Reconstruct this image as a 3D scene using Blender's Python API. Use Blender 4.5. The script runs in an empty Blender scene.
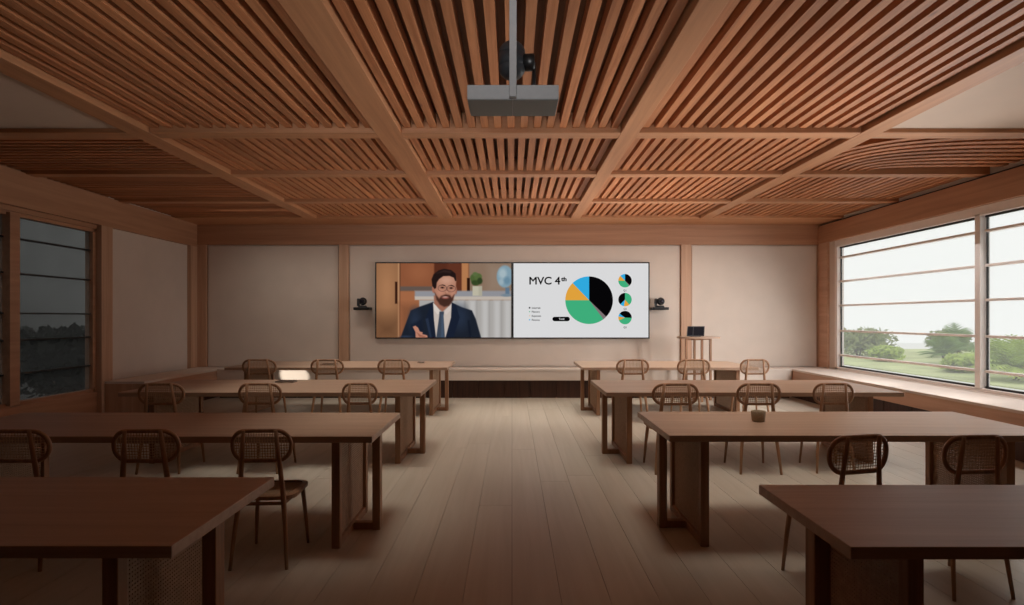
import bpy, bmesh, math, random
import numpy as np
from mathutils import Vector, Matrix

random.seed(11)
SC = bpy.context.scene
COL = SC.collection
F = 600.0            # focal length in pixels of a 1024 wide frame
CX, CY = 512.0, 318.0
EYE = 1.5

# ------------------------------------------------------------------ camera
cam = bpy.data.cameras.new('camera')
cam.sensor_width = 36.0
cam.lens = F / 1024.0 * 36.0
cam.shift_y = (CY - 302.5) / 1024.0
cam.clip_end = 400
cam_o = bpy.data.objects.new('camera', cam)
COL.objects.link(cam_o)
cam_o.location = (0, 0, EYE)
cam_o.rotation_euler = (math.pi / 2, 0, 0)
SC.camera = cam_o

# ------------------------------------------------------------------ colour management
vs = SC.view_settings
vs.view_transform = 'Standard'
vs.look = 'None'
vs.gamma = 1.0
vs.use_curve_mapping = False
vs.exposure = 0.0

# ------------------------------------------------------------------ sky
world = bpy.data.worlds.new('overcast_sky')
SC.world = world
world.use_nodes = True
wn = world.node_tree.nodes
wn['Background'].inputs[0].default_value = (0.93, 0.95, 0.93, 1)
wn['Background'].inputs[1].default_value = 1.02


# ------------------------------------------------------------------ lights
def area(name, loc, direction, sx, sy, watts, color, spread=180):
    l = bpy.data.lights.new(name, 'AREA')
    l.shape = 'RECTANGLE'
    l.size, l.size_y = sx, sy
    l.energy = watts
    l.color = color
    l.spread = math.radians(spread)
    o = bpy.data.objects.new(name, l)
    COL.objects.link(o)
    o.location = loc
    d = Vector(direction).normalized()
    o.rotation_euler = d.to_track_quat('-Z', 'Y').to_euler()
    return o


DAY = (1.0, 0.98, 0.97)
WARM = (1.0, 0.93, 0.82)
LIGHTS = [
    # daylight thrown up from the bright terrace and sill through the two panes onto the ceiling
    ('terrace_glow_near_pane', (5.70, 6.40, 0.75), (-0.85, -0.25, 0.52), 2.2, 0.5, 26.8, DAY, 80),
    ('terrace_glow_deep_far', (5.70, 9.00, 0.75), (-0.86, 0.0, 0.50), 3.2, 0.4, 22.4, DAY, 40),
    ('terrace_glow_deep_near', (5.70, 6.30, 0.75), (-0.83, -0.25, 0.50), 2.0, 0.4, 7.8, DAY, 40),
    # daylight falling in towards the screen wall and onto the window bench
    ('sky_light_far', (5.70, 9.8, 1.8), (-0.70, 0.68, -0.2), 0.3, 1.7, 3.2, DAY, 90),
    ('sky_light_middle', (5.70, 8.3, 1.8), (-0.70, 0.68, -0.2), 0.3, 1.7, 15.1, DAY, 90),
    ('sky_light_near', (5.70, 6.6, 1.8), (-0.70, 0.68, -0.2), 0.3, 1.7, 16.1, DAY, 90),
    ('sky_light_on_bench', (5.85, 8.0, 2.5), (-0.35, 0.0, -1), 5.4, 0.3, 26.1, DAY, 120),
    # added fill lights without fixtures, under the slats over rows, aisle and walls
    ('overhead_fill_window_side_third_row', (2.3, 4.6, 3.28), (0, 0.0, -1), 2.8, 1.8, 6.6, WARM, 36),
    ('overhead_fill_window_side_second_row', (2.4, 6.85, 3.28), (0, 0.0, -1), 3.0, 2.7, 9.6, WARM, 36),
    ('overhead_fill_window_side_first_row', (2.4, 9.5, 3.28), (0, 0.05, -1), 3.0, 2.6, 22.2, WARM, 50),
    ('overhead_fill_dim_side_third_row', (-1.15, 4.7, 3.28), (0, 0.0, -1), 1.0, 1.6, 2.6, WARM, 40),
    ('overhead_fill_dim_side_second_row', (-2.0, 6.85, 3.28), (0, 0.0, -1), 2.2, 2.7, 9.2, WARM, 36),
    ('overhead_fill_dim_side_first_row', (-2.2, 9.5, 3.28), (0, 0.05, -1), 2.6, 2.6, 15.2, WARM, 50),
    ('overhead_fill_aisle_far', (0.0, 9.4, 3.28), (0, 0.05, -1), 1.4, 2.4, 13.0, WARM, 60),
    ('overhead_fill_aisle_middle', (0.0, 6.9, 3.28), (0, 0.05, -1), 1.4, 2.6, 7.6, WARM, 60),
    ('overhead_fill_dim_side_wall', (-3.4, 10.2, 3.28), (0, 0.75, -1), 3.4, 0.3, 5.1, WARM, 90),
    ('overhead_fill_screen_wall', (1.5, 10.2, 3.28), (0, 0.75, -1), 5.5, 0.3, 10.2, WARM, 90),
    # added fill lights behind the camera, brightening the ceiling and the hanging unit
    ('rear_fill', (0.0, -1.3, 2.35), (0.0, 1.0, 0.20), 0.9, 0.25, 5.4, DAY, 38),
    ('rear_fill_dim_side', (-1.9, -1.3, 2.35), (0.0, 1.0, 0.20), 1.2, 0.25, 5.0, DAY, 38),
    ('rear_fill_window_side', (2.6, -1.3, 2.35), (0.0, 1.0, 0.20), 1.4, 0.25, 3.2, DAY, 38),
]
for spec in LIGHTS:
    area(*spec)
# a sliver of sun that slips in through the dim window onto the bench front
sl = bpy.data.lights.new('sun_sliver', 'SPOT')
sl.energy, sl.color, sl.spot_size, sl.spot_blend, sl.shadow_soft_size = 750, (1.0, 0.93, 0.80), math.radians(7.5), 0.35, 0.03
slo = bpy.data.objects.new('sun_sliver', sl)
COL.objects.link(slo)
slo.location = (-6.02, 8.1, 1.35)
slo.rotation_euler = (Vector((-4.07, 11.17, 0.43)) - slo.location).to_track_quat('-Z', 'Y').to_euler()


# ------------------------------------------------------------------ materials
def srgb(r, g, b):
    def f(c):
        c /= 255.0
        return c / 12.92 if c <= 0.04045 else ((c + 0.055) / 1.055) ** 2.4
    return (f(r), f(g), f(b), 1.0)


def new_mat(name):
    m = bpy.data.materials.new(name)
    m.use_nodes = True
    nt = m.node_tree
    return m, nt, nt.nodes['Principled BSDF']


def wood(name, light, dark, axis='X', rough=0.5, island=0.0, scale=1.0, knots=False, streak=18.0):
    """Grain stretched along one axis, with per board variation."""
    m, nt, b = new_mat(name)
    N, L = nt.nodes, nt.links
    tc = N.new('ShaderNodeTexCoord')
    mp = N.new('ShaderNodeMapping')
    s = {'X': (0.7, streak, streak), 'Y': (streak, 0.7, streak), 'Z': (streak, streak, 0.7)}[axis]
    mp.inputs['Scale'].default_value = tuple(v * scale for v in s)
    geo = N.new('ShaderNodeNewGeometry')
    add = N.new('ShaderNodeVectorMath'); add.operation = 'MULTIPLY_ADD'
    add.inputs[1].default_value = (37.0, 19.0, 53.0)
    comb = N.new('ShaderNodeCombineXYZ')
    for i in range(3):
        L.new(geo.outputs['Random Per Island'], comb.inputs[i])
    L.new(comb.outputs[0], add.inputs[0])
    L.new(tc.outputs['Object'], add.inputs[2])
    L.new(add.outputs[0], mp.inputs['Vector'])
    n1 = N.new('ShaderNodeTexNoise')
    n1.inputs['Scale'].default_value = 1.3
    n1.inputs['Detail'].default_value = 6
    n1.inputs['Roughness'].default_value = 0.62
    n1.inputs['Distortion'].default_value = 0.6
    L.new(mp.outputs[0], n1.inputs['Vector'])
    cr = N.new('ShaderNodeValToRGB')
    cr.color_ramp.elements[0].position = 0.30
    cr.color_ramp.elements[0].color = dark
    cr.color_ramp.elements[1].position = 0.70
    cr.color_ramp.elements[1].color = light
    L.new(n1.outputs['Fac'], cr.inputs['Fac'])
    out = cr.outputs['Color']
    if island > 0:
        hsv = N.new('ShaderNodeHueSaturation')
        mr = N.new('ShaderNodeMapRange')
        mr.inputs['To Min'].default_value = 1.0 - island
        mr.inputs['To Max'].default_value = 1.0 + island
        L.new(geo.outputs['Random Per Island'], mr.inputs['Value'])
        L.new(mr.outputs[0], hsv.inputs['Value'])
        L.new(out, hsv.inputs['Color'])
        out = hsv.outputs['Color']
    if knots:
        vo = N.new('ShaderNodeTexVoronoi')
        vo.inputs['Scale'].default_value = 1.0
        mp2 = N.new('ShaderNodeMapping')
        k = {'X': (1.6, 5, 5), 'Y': (5, 1.6, 5), 'Z': (5, 5, 1.6)}[axis]
        mp2.inputs['Scale'].default_value = k
        L.new(add.outputs[0], mp2.inputs['Vector'])
        L.new(mp2.outputs[0], vo.inputs['Vector'])
        kr = N.new('ShaderNodeValToRGB')
        kr.color_ramp.elements[0].position = 0.03
        kr.color_ramp.elements[0].color = (0.35, 0.25, 0.2, 1)
        kr.color_ramp.elements[1].position = 0.09
        kr.color_ramp.elements[1].color = (1, 1, 1, 1)
        L.new(vo.outputs['Distance'], kr.inputs['Fac'])
        mx = N.new('ShaderNodeMix'); mx.data_type = 'RGBA'; mx.blend_type = 'MULTIPLY'
        mx.inputs['Factor'].default_value = 0.7
        L.new(out, mx.inputs['A']); L.new(kr.outputs['Color'], mx.inputs['B'])
        out = mx.outputs['Result']
    L.new(out, b.inputs['Base Color'])
    b.inputs['Roughness'].default_value = rough
    bp = N.new('ShaderNodeBump')
    bp.inputs['Strength'].default_value = 0.08
    bp.inputs['Distance'].default_value = 0.004
    L.new(n1.outputs['Fac'], bp.inputs['Height'])
    L.new(bp.outputs[0], b.inputs['Normal'])
    return m


def plain(name, col, rough=0.5, metal=0.0, noise=0.0, nscale=6.0, bump=0.0):
    m, nt, b = new_mat(name)
    N, L = nt.nodes, nt.links
    b.inputs['Base Color'].default_value = col
    b.inputs['Roughness'].default_value = rough
    b.inputs['Metallic'].default_value = metal
    if noise > 0 or bump > 0:
        tc = N.new('ShaderNodeTexCoord')
        n = N.new('ShaderNodeTexNoise')
        n.inputs['Scale'].default_value = nscale
        n.inputs['Detail'].default_value = 5
        L.new(tc.outputs['Object'], n.inputs['Vector'])
        cr = N.new('ShaderNodeValToRGB')
        cr.color_ramp.elements[0].position = 0.3
        cr.color_ramp.elements[1].position = 0.7
        cr.color_ramp.elements[0].color = tuple(c * (1 - noise) for c in col[:3]) + (1,)
        cr.color_ramp.elements[1].color = tuple(min(1, c * (1 + noise)) for c in col[:3]) + (1,)
        L.new(n.outputs['Fac'], cr.inputs['Fac'])
        L.new(cr.outputs['Color'], b.inputs['Base Color'])
        if bump > 0:
            bp = N.new('ShaderNodeBump')
            bp.inputs['Strength'].default_value = bump
            bp.inputs['Distance'].default_value = 0.01
            L.new(n.outputs['Fac'], bp.inputs['Height'])
            L.new(bp.outputs[0], b.inputs['Normal'])
    return m


def glow(name, col, strength=1.0):
    m, nt, b = new_mat(name)
    b.inputs['Base Color'].default_value = (0, 0, 0, 1)
    b.inputs['Specular IOR Level'].default_value = 0.0
    b.inputs['Roughness'].default_value = 0.6
    b.inputs['Emission Color'].default_value = col
    b.inputs['Emission Strength'].default_value = strength
    return m


M = {}
M['slat'] = wood('cedar_slats', srgb(206, 140, 94), srgb(164, 100, 60), 'Y', 0.55, 0.16, 1.0, True)
M['slat_cross'] = wood('cedar_slats_crosswise', srgb(206, 140, 94), srgb(164, 100, 60), 'X', 0.55, 0.16)
M['backing'] = wood('dark_ceiling_boards', srgb(150, 98, 64), srgb(112, 68, 42), 'Y', 0.7, 0.2)
M['beam'] = wood('beam_timber', srgb(200, 144, 102), srgb(174, 120, 82), 'Y', 0.5, 0.04, 0.6)
M['beam_cross'] = wood('cross_beam_timber', srgb(200, 144, 102), srgb(174, 120, 82), 'X', 0.5, 0.04, 0.6)
M['post'] = wood('post_timber', srgb(202, 164, 136), srgb(180, 140, 112), 'Z', 0.5, 0.05, 0.6)
M['lintel'] = wood('lintel_timber', srgb(190, 144, 112), srgb(166, 120, 90), 'X', 0.5, 0.04, 0.5)
M['lintel_side'] = wood('side_lintel_timber', srgb(190, 144, 112), srgb(166, 120, 90), 'Y', 0.5, 0.04, 0.5)
M['plaster'] = plain('plaster_panel', srgb(216, 202, 190), 0.85, 0, 0.03, 2.5, 0.03)
M['soffit'] = plain('plaster_soffit', srgb(214, 192, 174), 0.85, 0, 0.03, 2.0, 0.02)
M['floor'] = wood('pale_floor_boards', srgb(190, 180, 166), srgb(178, 167, 151), 'Y', 0.45, 0.02, 0.5)
M['subfloor'] = plain('floor_joint', srgb(70, 55, 42), 0.9)
M['table'] = wood('oak_table', srgb(190, 162, 140), srgb(170, 140, 118), 'X', 0.42, 0.03, 0.8)
M['table_leg'] = wood('oak_table_leg', srgb(172, 130, 98), srgb(136, 98, 70), 'Z', 0.5, 0.05)
M['chair'] = wood('bent_beech', srgb(184, 142, 108), srgb(150, 110, 80), 'Z', 0.45, 0.05)
M['cane'] = plain('woven_cane', srgb(190, 156, 124), 0.7, 0, 0.12, 60)
M['panel_cane'] = plain('woven_panel_cane', srgb(176, 146, 120), 0.75, 0, 0.12, 40)
M['bench'] = wood('bench_timber', srgb(214, 176, 150), srgb(192, 150, 124), 'X', 0.5, 0.03, 0.5)
M['bench_side'] = wood('bench_timber_lengthwise', srgb(214, 176, 150), srgb(192, 150, 124), 'Y', 0.5, 0.03, 0.5)
M['bench_top'] = plain('pale_bench_top', srgb(226, 212, 200), 0.6, 0, 0.03, 3)
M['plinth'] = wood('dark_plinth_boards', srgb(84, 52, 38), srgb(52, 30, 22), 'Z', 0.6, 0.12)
M['black'] = plain('black_plastic', srgb(20, 20, 21), 0.4)
M['bezel'] = plain('black_bezel', srgb(9, 9, 10), 0.35)
M['lens'] = plain('lens_glass', srgb(30, 28, 40), 0.08)
M['grey_metal'] = plain('satin_grey_metal', srgb(150, 151, 152), 0.45, 0.0, 0.04, 30)
M['dark_grey'] = plain('dark_grey_shell', srgb(44, 48, 52), 0.45)
M['unit_base'] = plain('grey_underside_plate', srgb(104, 106, 104), 0.5)
M['slate'] = plain('slate_plastic', srgb(48, 50, 54), 0.4)
M['tablet_screen'] = plain('dark_tablet_glass', srgb(26, 30, 38), 0.15)
M['frame'] = plain('painted_window_frame', srgb(244, 236, 230), 0.5, 0, 0.02, 8)
M['gasket'] = plain('dark_window_gasket', srgb(34, 30, 30), 0.6)
M['cup'] = plain('speckled_stone_cup', srgb(170, 150, 124), 0.8, 0, 0.16, 90)
M['notebook'] = plain('dark_notebook_cover', srgb(48, 36, 32), 0.6)
M['terrace'] = plain('pale_terrace', srgb(238, 237, 234), 0.9, 0, 0.03, 0.6)
M['lawn'] = plain('lawn_grass', srgb(198, 204, 150), 0.9, 0, 0.22, 0.8, 0.2)
M['leaf_olive'] = plain('olive_leaves', srgb(140, 150, 92), 0.7, 0, 0.3, 4)
M['leaf_green'] = plain('green_leaves', srgb(118, 150, 70), 0.7, 0, 0.3, 4)
M['leaf_lime'] = plain('lime_leaves', srgb(178, 198, 96), 0.7, 0, 0.25, 4)
M['bark'] = plain('palm_bark', srgb(110, 94, 76), 0.9, 0, 0.2, 20)
M['yard_backdrop'] = plain('dark_yard_backdrop', srgb(112, 112, 111), 0.9, 0, 0.15, 1.2)
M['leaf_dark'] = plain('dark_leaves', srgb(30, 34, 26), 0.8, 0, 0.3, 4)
M['rear'] = wood('dark_rear_boards', srgb(70, 50, 38), srgb(46, 32, 24), 'Z', 0.7, 0.1)


def pane_mat(name, clear, haze, tint):
    m = bpy.data.materials.new(name)
    m.use_nodes = True
    N, L = m.node_tree.nodes, m.node_tree.links
    N.clear()
    out = N.new('ShaderNodeOutputMaterial')
    tr = N.new('ShaderNodeBsdfTransparent'); tr.inputs[0].default_value = tint
    tl = N.new('ShaderNodeBsdfTranslucent'); tl.inputs[0].default_value = (0.95, 0.95, 0.94, 1)
    gl = N.new('ShaderNodeBsdfGlossy'); gl.inputs['Roughness'].default_value = 0.05
    m1 = N.new('ShaderNodeMixShader'); m1.inputs[0].default_value = haze
    L.new(tr.outputs[0], m1.inputs[1]); L.new(tl.outputs[0], m1.inputs[2])
    m2 = N.new('ShaderNodeMixShader'); m2.inputs[0].default_value = 0.0
    L.new(m1.outputs[0], m2.inputs[1]); L.new(gl.outputs[0], m2.inputs[2])
    L.new(m2.outputs[0], out.inputs[0])
    return m


M['glass'] = pane_mat('hazy_window_glass', 1, 0.12, (1, 1, 1, 1))
M['glass_dim'] = pane_mat('darkened_window_glass', 1, 0.10, (0.72, 0.72, 0.72, 1))  # same glass as opposite, tinted to build in that side's darkness


# ------------------------------------------------------------------ mesh helpers
class MB:
    def __init__(self):
        self.bm = bmesh.new()

    def box(self, x0, x1, y0, y1, z0, z1, bev=0.0):
        vs_ = [self.bm.verts.new((x, y, z)) for z in (z0, z1) for y in (y0, y1) for x in (x0, x1)]
        fs = [(0, 2, 3, 1), (4, 5, 7, 6), (0, 1, 5, 4), (2, 6, 7, 3), (0, 4, 6, 2), (1, 3, 7, 5)]
        ff = [self.bm.faces.new([vs_[i] for i in f]) for f in fs]
        if bev > 0:
            es = list({e for f in ff for e in f.edges})
            bmesh.ops.bevel(self.bm, geom=es, offset=bev, segments=2, profile=0.5, affect='EDGES')
        return self

    def tube(self, pts, radii, n=10, closed=False, flat=1.0, cap=True):
        """Swept round bar; flat < 1 squeezes the profile across its binormal."""
        pts = [Vector(p) for p in pts]
        if not isinstance(radii, (list, tuple)):
            radii = [radii] * len(pts)
        k = len(pts)
        rings = []
        prev = None
        for i, p in enumerate(pts):
            a = pts[(i - 1) % k] if (closed or i > 0) else p
            c = pts[(i + 1) % k] if (closed or i < k - 1) else p
            t = (c - a).normalized()
            if prev is None:
                u = Vector((0, 1, 0)) if abs(t.y) < 0.8 else Vector((1, 0, 0))
            else:
                u = prev
            u = (u - t * u.dot(t)).normalized()
            prev = u
            w = t.cross(u)
            rings.append([self.bm.verts.new(p + (u * math.cos(2 * math.pi * j / n) * flat + w * math.sin(2 * math.pi * j / n)) * radii[i])
                          for j in range(n)])
        m = k if closed else k - 1
        for i in range(m):
            A, B = rings[i], rings[(i + 1) % k]
            for j in range(n):
                f = self.bm.faces.new((A[j], A[(j + 1) % n], B[(j + 1) % n], B[j]))
                f.smooth = True
        if not closed and cap:
            self.bm.faces.new(rings[0][::-1])
            self.bm.faces.new(rings[-1])
        return self

    def lathe(self, prof, n=24, centre=(0, 0, 0), axis='Z'):
        """Closed solid of revolution from (radius, height) pairs."""
        c = Vector(centre)
        rings = []
        for r, h in prof:
            ring = []
            for j in range(n):
                a = 2 * math.pi * j / n
                x, y = r * math.cos(a), r * math.sin(a)
                v = {'Z': (x, y, h), 'Y': (x, h, -y), 'X': (h, x, y)}[axis]
                ring.append(self.bm.verts.new(c + Vector(v)))
            rings.append(ring)
        for A, B in zip(rings, rings[1:]):
            for j in range(n):
                f = self.bm.faces.new((A[j], A[(j + 1) % n], B[(j + 1) % n], B[j]))
                f.smooth = True
        self.bm.faces.new(rings[0][::-1])
        self.bm.faces.new(rings[-1])
        return self

    def ellipsoid(self, c, r, n=24, m=14, power=1.0):
        rings = []
        for i in range(1, m):
            th = math.pi * i / m
            rings.append([self.bm.verts.new((c[0] + r[0] * math.sin(th) * math.cos(2 * math.pi * j / n),
                                             c[1] + r[1] * math.sin(th) * math.sin(2 * math.pi * j / n),
                                             c[2] + r[2] * math.copysign(abs(math.cos(th)) ** power, math.cos(th)))) for j in range(n)])
        t = self.bm.verts.new((c[0], c[1], c[2] + r[2]))
        b = self.bm.verts.new((c[0], c[1], c[2] - r[2]))
        for j in range(n):
            k = (j + 1) % n
            self.bm.faces.new((t, rings[0][j], rings[0][k])).smooth = True
            self.bm.faces.new((b, rings[-1][k], rings[-1][j])).smooth = True
        for A, B in zip(rings, rings[1:]):
            for j in range(n):
                k = (j + 1) % n
                self.bm.faces.new((A[j], B[j], B[k], A[k])).smooth = True
        return self

    def poly(self, pts, mat=0):
        f = self.bm.faces.new([self.bm.verts.new(p) for p in pts])
        f.material_index = mat
        return f

    def prism(self, outline, z0, z1):
        lo = [self.bm.verts.new((x, y, z0)) for x, y in outline]
        hi = [self.bm.verts.new((x, y, z1)) for x, y in outline]
        self.bm.faces.new(lo[::-1]); self.bm.faces.new(hi)
        n = len(outline)
        for i in range(n):
            self.bm.faces.new((lo[i], lo[(i + 1) % n], hi[(i + 1) % n], hi[i]))
        return self

    def build(self, name, mat, parent=None, loc=None):
        bmesh.ops.recalc_face_normals(self.bm, faces=self.bm.faces[:])
        me = bpy.data.meshes.new(name)
        self.bm.to_mesh(me)
        self.bm.free()
        for m in (mat if isinstance(mat, (list, tuple)) else [mat]):
            me.materials.append(m)
        o = bpy.data.objects.new(name, me)
        COL.objects.link(o)
        if parent is not None:
            o.parent = parent
        if loc is not None:
            o.location = loc
        return o


def tag(o, label=None, cat=None, group=None, kind=None):
    if label: o['label'] = label
    if cat: o['category'] = cat
    if group: o['group'] = group
    if kind: o['kind'] = kind
    return o


def empty(name, loc=(0, 0, 0), rz=0.0, label=None, cat=None, group=None):
    o = bpy.data.objects.new(name, None)
    o.empty_display_size = 0.1
    COL.objects.link(o)
    o.location = loc
    o.rotation_euler = (0, 0, rz)
    return tag(o, label, cat, group)


def struct(o):
    o['kind'] = 'structure'
    return o


def copy_tree(o, parent=None):
    c = o.copy()
    COL.objects.link(c)
    if parent is not None:
        c.parent = parent
    for ch in list(o.children):
        copy_tree(ch, c)
    return c


# ================================================================== THE ROOM
XL, XR, YB, YF = -6.17, 6.0, 11.70, -1.6      # side walls, screen wall, wall behind the camera
ZC = 3.50                                      # boards above the slats
ZB = 3.30                                      # underside of the beams

# floor boards
BW = 0.262
mb = MB()
k0 = int(math.floor(XL / BW)) - 1
k1 = int(math.ceil(XR / BW)) + 1
rng = random.Random(3)
for k in range(k0, k1):
    y = YF - rng.uniform(0, 3)
    while y < YB:
        ln = rng.uniform(3.6, 5.2)
        a, b = max(y, YF - 0.1), min(y + ln, YB + 0.1)
        if b > a + 0.05:
            x0 = max(k * BW + 0.0012, XL - 0.15); x1 = min((k + 1) * BW - 0.0012, XR + 0.15)
            if x1 > x0:
                mb.box(x0, x1, a, b - 0.003, -0.03, 0.0)
        y += ln
floor = struct(mb.build('floor', M['floor']))
struct(MB().box(XL - 0.15, XR + 0.15, YF - 0.1, YB + 0.1, -0.10, -0.031).build('floor_slab', M['subfloor'], floor))

# wall with the screens
wall_back = struct(MB().box(XL - 0.2, XR + 0.2, YB, YB + 0.2, -0.1, 3.7).build('wall_back', M['plaster']))
T = 0.07
struct(MB().box(XL, XR, YB - T, YB + 0.01, 2.92, 3.32, 0.004).build('lintel', M['lintel'], wall_back))
for xa, xb in ((XL, -5.93), (-3.36, -3.17), (3.28, 3.48), (5.94, XR)):
    struct(MB().box(xa, xb, YB - T, YB + 0.01, 0.552, 2.92, 0.004).build('post', M['post'], wall_back))
for xa, xb in ((-5.93, -3.36), (-3.17, 3.28), (3.48, 5.94)):
    struct(MB().box(xa + 0.02, xb - 0.02, YB - 0.03, YB + 0.01, 0.552, 2.90, 0.004).build('plaster_panel', M['plaster'], wall_back))

# dim side wall, its post, plaster panel and windows
wall_left = struct(MB().box(XL - 0.2, XL, 9.17, YB + 0.2, -0.1, 3.7).build('wall_left', M['plaster']))
struct(MB().box(XL - 0.2, XL, YF, 9.17, -0.1, 0.40).build('wall_below_window', M['lintel_side'], wall_left))
struct(MB().box(XL - 0.2, XL, YF, 9.17, 2.82, 3.7).build('wall_above_window', M['lintel_side'], wall_left))
struct(MB().box(XL - 0.2, XL, YF, 4.2, 0.40, 2.82).build('wall_beside_window', M['plaster'], wall_left))
struct(MB().box(XL - 0.01, XL + T, YF, YB - T, 2.88, 3.32, 0.004).build('lintel', M['lintel_side'], wall_left))
for ya, yb in ((8.92, 9.17), (11.40, YB - T)):
    struct(MB().box(XL - 0.18, XL + T, ya, yb, 0.0, 2.88, 0.004).build('post', M['post'], wall_left))

win = struct(MB().box(XL - 0.12, XL - 0.02, 8.86, 8.92, 0.40, 2.82, 0.003).box(XL - 0.12, XL - 0.02, 4.2, 4.26, 0.40, 2.82, 0.003)
             .box(XL - 0.12, XL - 0.02, 4.2, 8.92, 0.40, 0.45, 0.003).box(XL - 0.12, XL - 0.02, 4.2, 8.92, 2.77, 2.82, 0.003).build('window_2', M['lintel_side']))
spans = ((7.49, 8.88), (5.90, 7.34), (4.22, 5.75))
for ya, yb in ((7.34, 7.49), (5.75, 5.90)):
    struct(MB().box(XL - 0.14, XL + 0.03, ya, yb, 0.42, 2.80, 0.003).build('mullion', M['lintel_side'], win))
for ya, yb in spans:
    struct(MB().box(XL - 0.075, XL - 0.067, ya, yb, 0.44, 2.78).build('pane', M['glass_dim'], win))
    for z in (2.50, 2.06, 1.56, 1.22, 0.80):
        struct(MB().box(XL - 0.10, XL - 0.05, ya, yb, z - 0.010, z + 0.010).build('glazing_bar', M['gasket'], win))

# window side wall
wall_right = struct(MB().box(XR, XR + 0.125, 11.08, YB + 0.2, -0.1, 3.7).build('wall_right', M['plaster']))
struct(MB().box(XR - T, XR + 0.125, YF, YB, -0.1, 0.553).build('wall_below_window', M['plaster'], wall_right))
struct(MB().box(XR, XR + 0.125, YF, 11.13, 2.86, 3.7).build('wall_above_window', M['plaster'], wall_right))
struct(MB().box(XR, XR + 0.125, YF, 5.2, 0.56, 2.86).build('wall_beside_window', M['plaster'], wall_right))  # unseen near stretch kept solid so the front of the room stays dark
struct(MB().box(XR - T, XR + 0.01, YF, YB - T, 2.93, 3.27, 0.004).build('lintel', M['lintel_side'], wall_right))
struct(MB().box(XR - 0.02, XR + 0.01, YF, YB - T, 3.275, 3.30).build('shadow_gap_strip', M['gasket'], wall_right))
struct(MB().box(XR - 0.05, XR + 0.01, 11.34, YB - T, 0.56, 2.93, 0.004).build('post', M['bench_side'], wall_right))

WX0, WX1 = XR + 0.02, XR + 0.12
mb = MB()
mb.box(WX0 - 0.03, WX1, 11.06, 11.14, 0.55, 2.87, 0.004)
mb.box(WX0 - 0.03, WX1, 5.18, 5.26, 0.55, 2.87, 0.004)
mb.box(WX0 - 0.03, WX1, 5.18, 11.14, 0.53, 0.60, 0.004)
mb.box(WX0 - 0.03, WX1, 5.18, 11.14, 2.81, 2.93, 0.004)
win = struct(mb.build('window_1', M['frame']))
struct(MB().box(WX0 - 0.03, WX1, 7.68, 7.77, 0.58, 2.84, 0.004).build('mullion', M['frame'], win))
for ya, yb in ((7.79, 11.06), (5.26, 7.66)):
    struct(MB().box(WX0 + 0.045, WX0 + 0.053, ya, yb, 0.60, 2.81).build('pane', M['glass'], win))
    g = MB()
    g.box(WX0 + 0.02, WX0 + 0.06, ya, ya + 0.014, 0.60, 2.81); g.box(WX0 + 0.035, WX0 + 0.06, yb - 0.014, yb, 0.60, 2.81)
    g.box(WX0 + 0.02, WX0 + 0.06, ya, yb, 0.60, 0.625); g.box(WX0 + 0.02, WX0 + 0.06, ya, yb, 2.785, 2.81)
    struct(g.build('gasket', M['gasket'], win))
    for z in (2.61, 2.17, 1.73, 1.265, 0.82):
        struct(MB().box(WX0 + 0.0, WX0 + 0.075, ya + 0.014, yb - 0.014, z - 0.016, z + 0.016, 0.003).build('glazing_bar', M['frame'], win))

# wall behind the camera
struct(MB().box(XL - 0.2, XR + 0.25, YF - 0.2, YF, -0.1, 3.7).build('wall_rear', M['rear']))

# ---- ceiling: boards, beams, slats
ceiling = struct(MB().box(XL - 0.2, XR + 0.25, YF - 0.2, YB + 0.2, ZC, ZC + 0.15).build('ceiling', M['backing']))
LB = ((-3.75, -3.53), (-1.33, -1.08), (1.06, 1.235), (3.40, 3.60))     # lengthwise beams
for xa, xb in LB:
    struct(MB().box(xa, xb, YF, 10.85, ZB, ZC + 0.02, 0.004).build('beam', M['beam'], ceiling))
CB = ((5.84, 6.03), (7.53, 7.70), (9.30, 9.46))
BAYX = ((XL, -3.75), (-3.53, -1.33), (-1.08, 1.06), (1.235, 3.40), (3.60, XR))
for ya, yb in CB:
    for xa, xb in BAYX:
        struct(MB().box(xa, xb, ya, yb, ZB + 0.003, ZC + 0.02, 0.004).build('cross_beam', M['beam_cross'], ceiling))
struct(MB().box(XL, XR, 10.85, YB, ZB + 0.01, ZC + 0.02, 0.004).build('edge_beam', M['beam_cross'], ceiling))

ZS0, ZS1 = ZB + 0.05, ZB + 0.15
BAYY = ((YF, 5.84), (6.03, 7.53), (7.70, 9.30), (9.46, 10.85))


def slats_long(xa, xb, ya, yb, pitch, w):
    mb = MB()
    n = max(1, int(round((xb - xa) / pitch)))
    p = (xb - xa) / n
    r = random.Random(int(xa * 100) + int(ya * 10))
    for i in range(n):
        c = xa + (i + 0.5) * p
        mb.box(c - w / 2, c + w / 2, ya, yb, ZS0, ZS1 + r.uniform(0, 0.02))
    struct(mb.build('slats', M['slat'], ceiling))


def slats_cross(xa, xb, ya, yb, pitch, w):
    mb = MB()
    n = max(1, int(round((yb - ya) / pitch)))
    p = (yb - ya) / n
    for i in range(n):
        c = ya + (i + 0.5) * p
        mb.box(xa, xb, c - w / 2, c + w / 2, ZS0, ZS1)
    struct(mb.build('slats', M['slat_cross'], ceiling))


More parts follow.
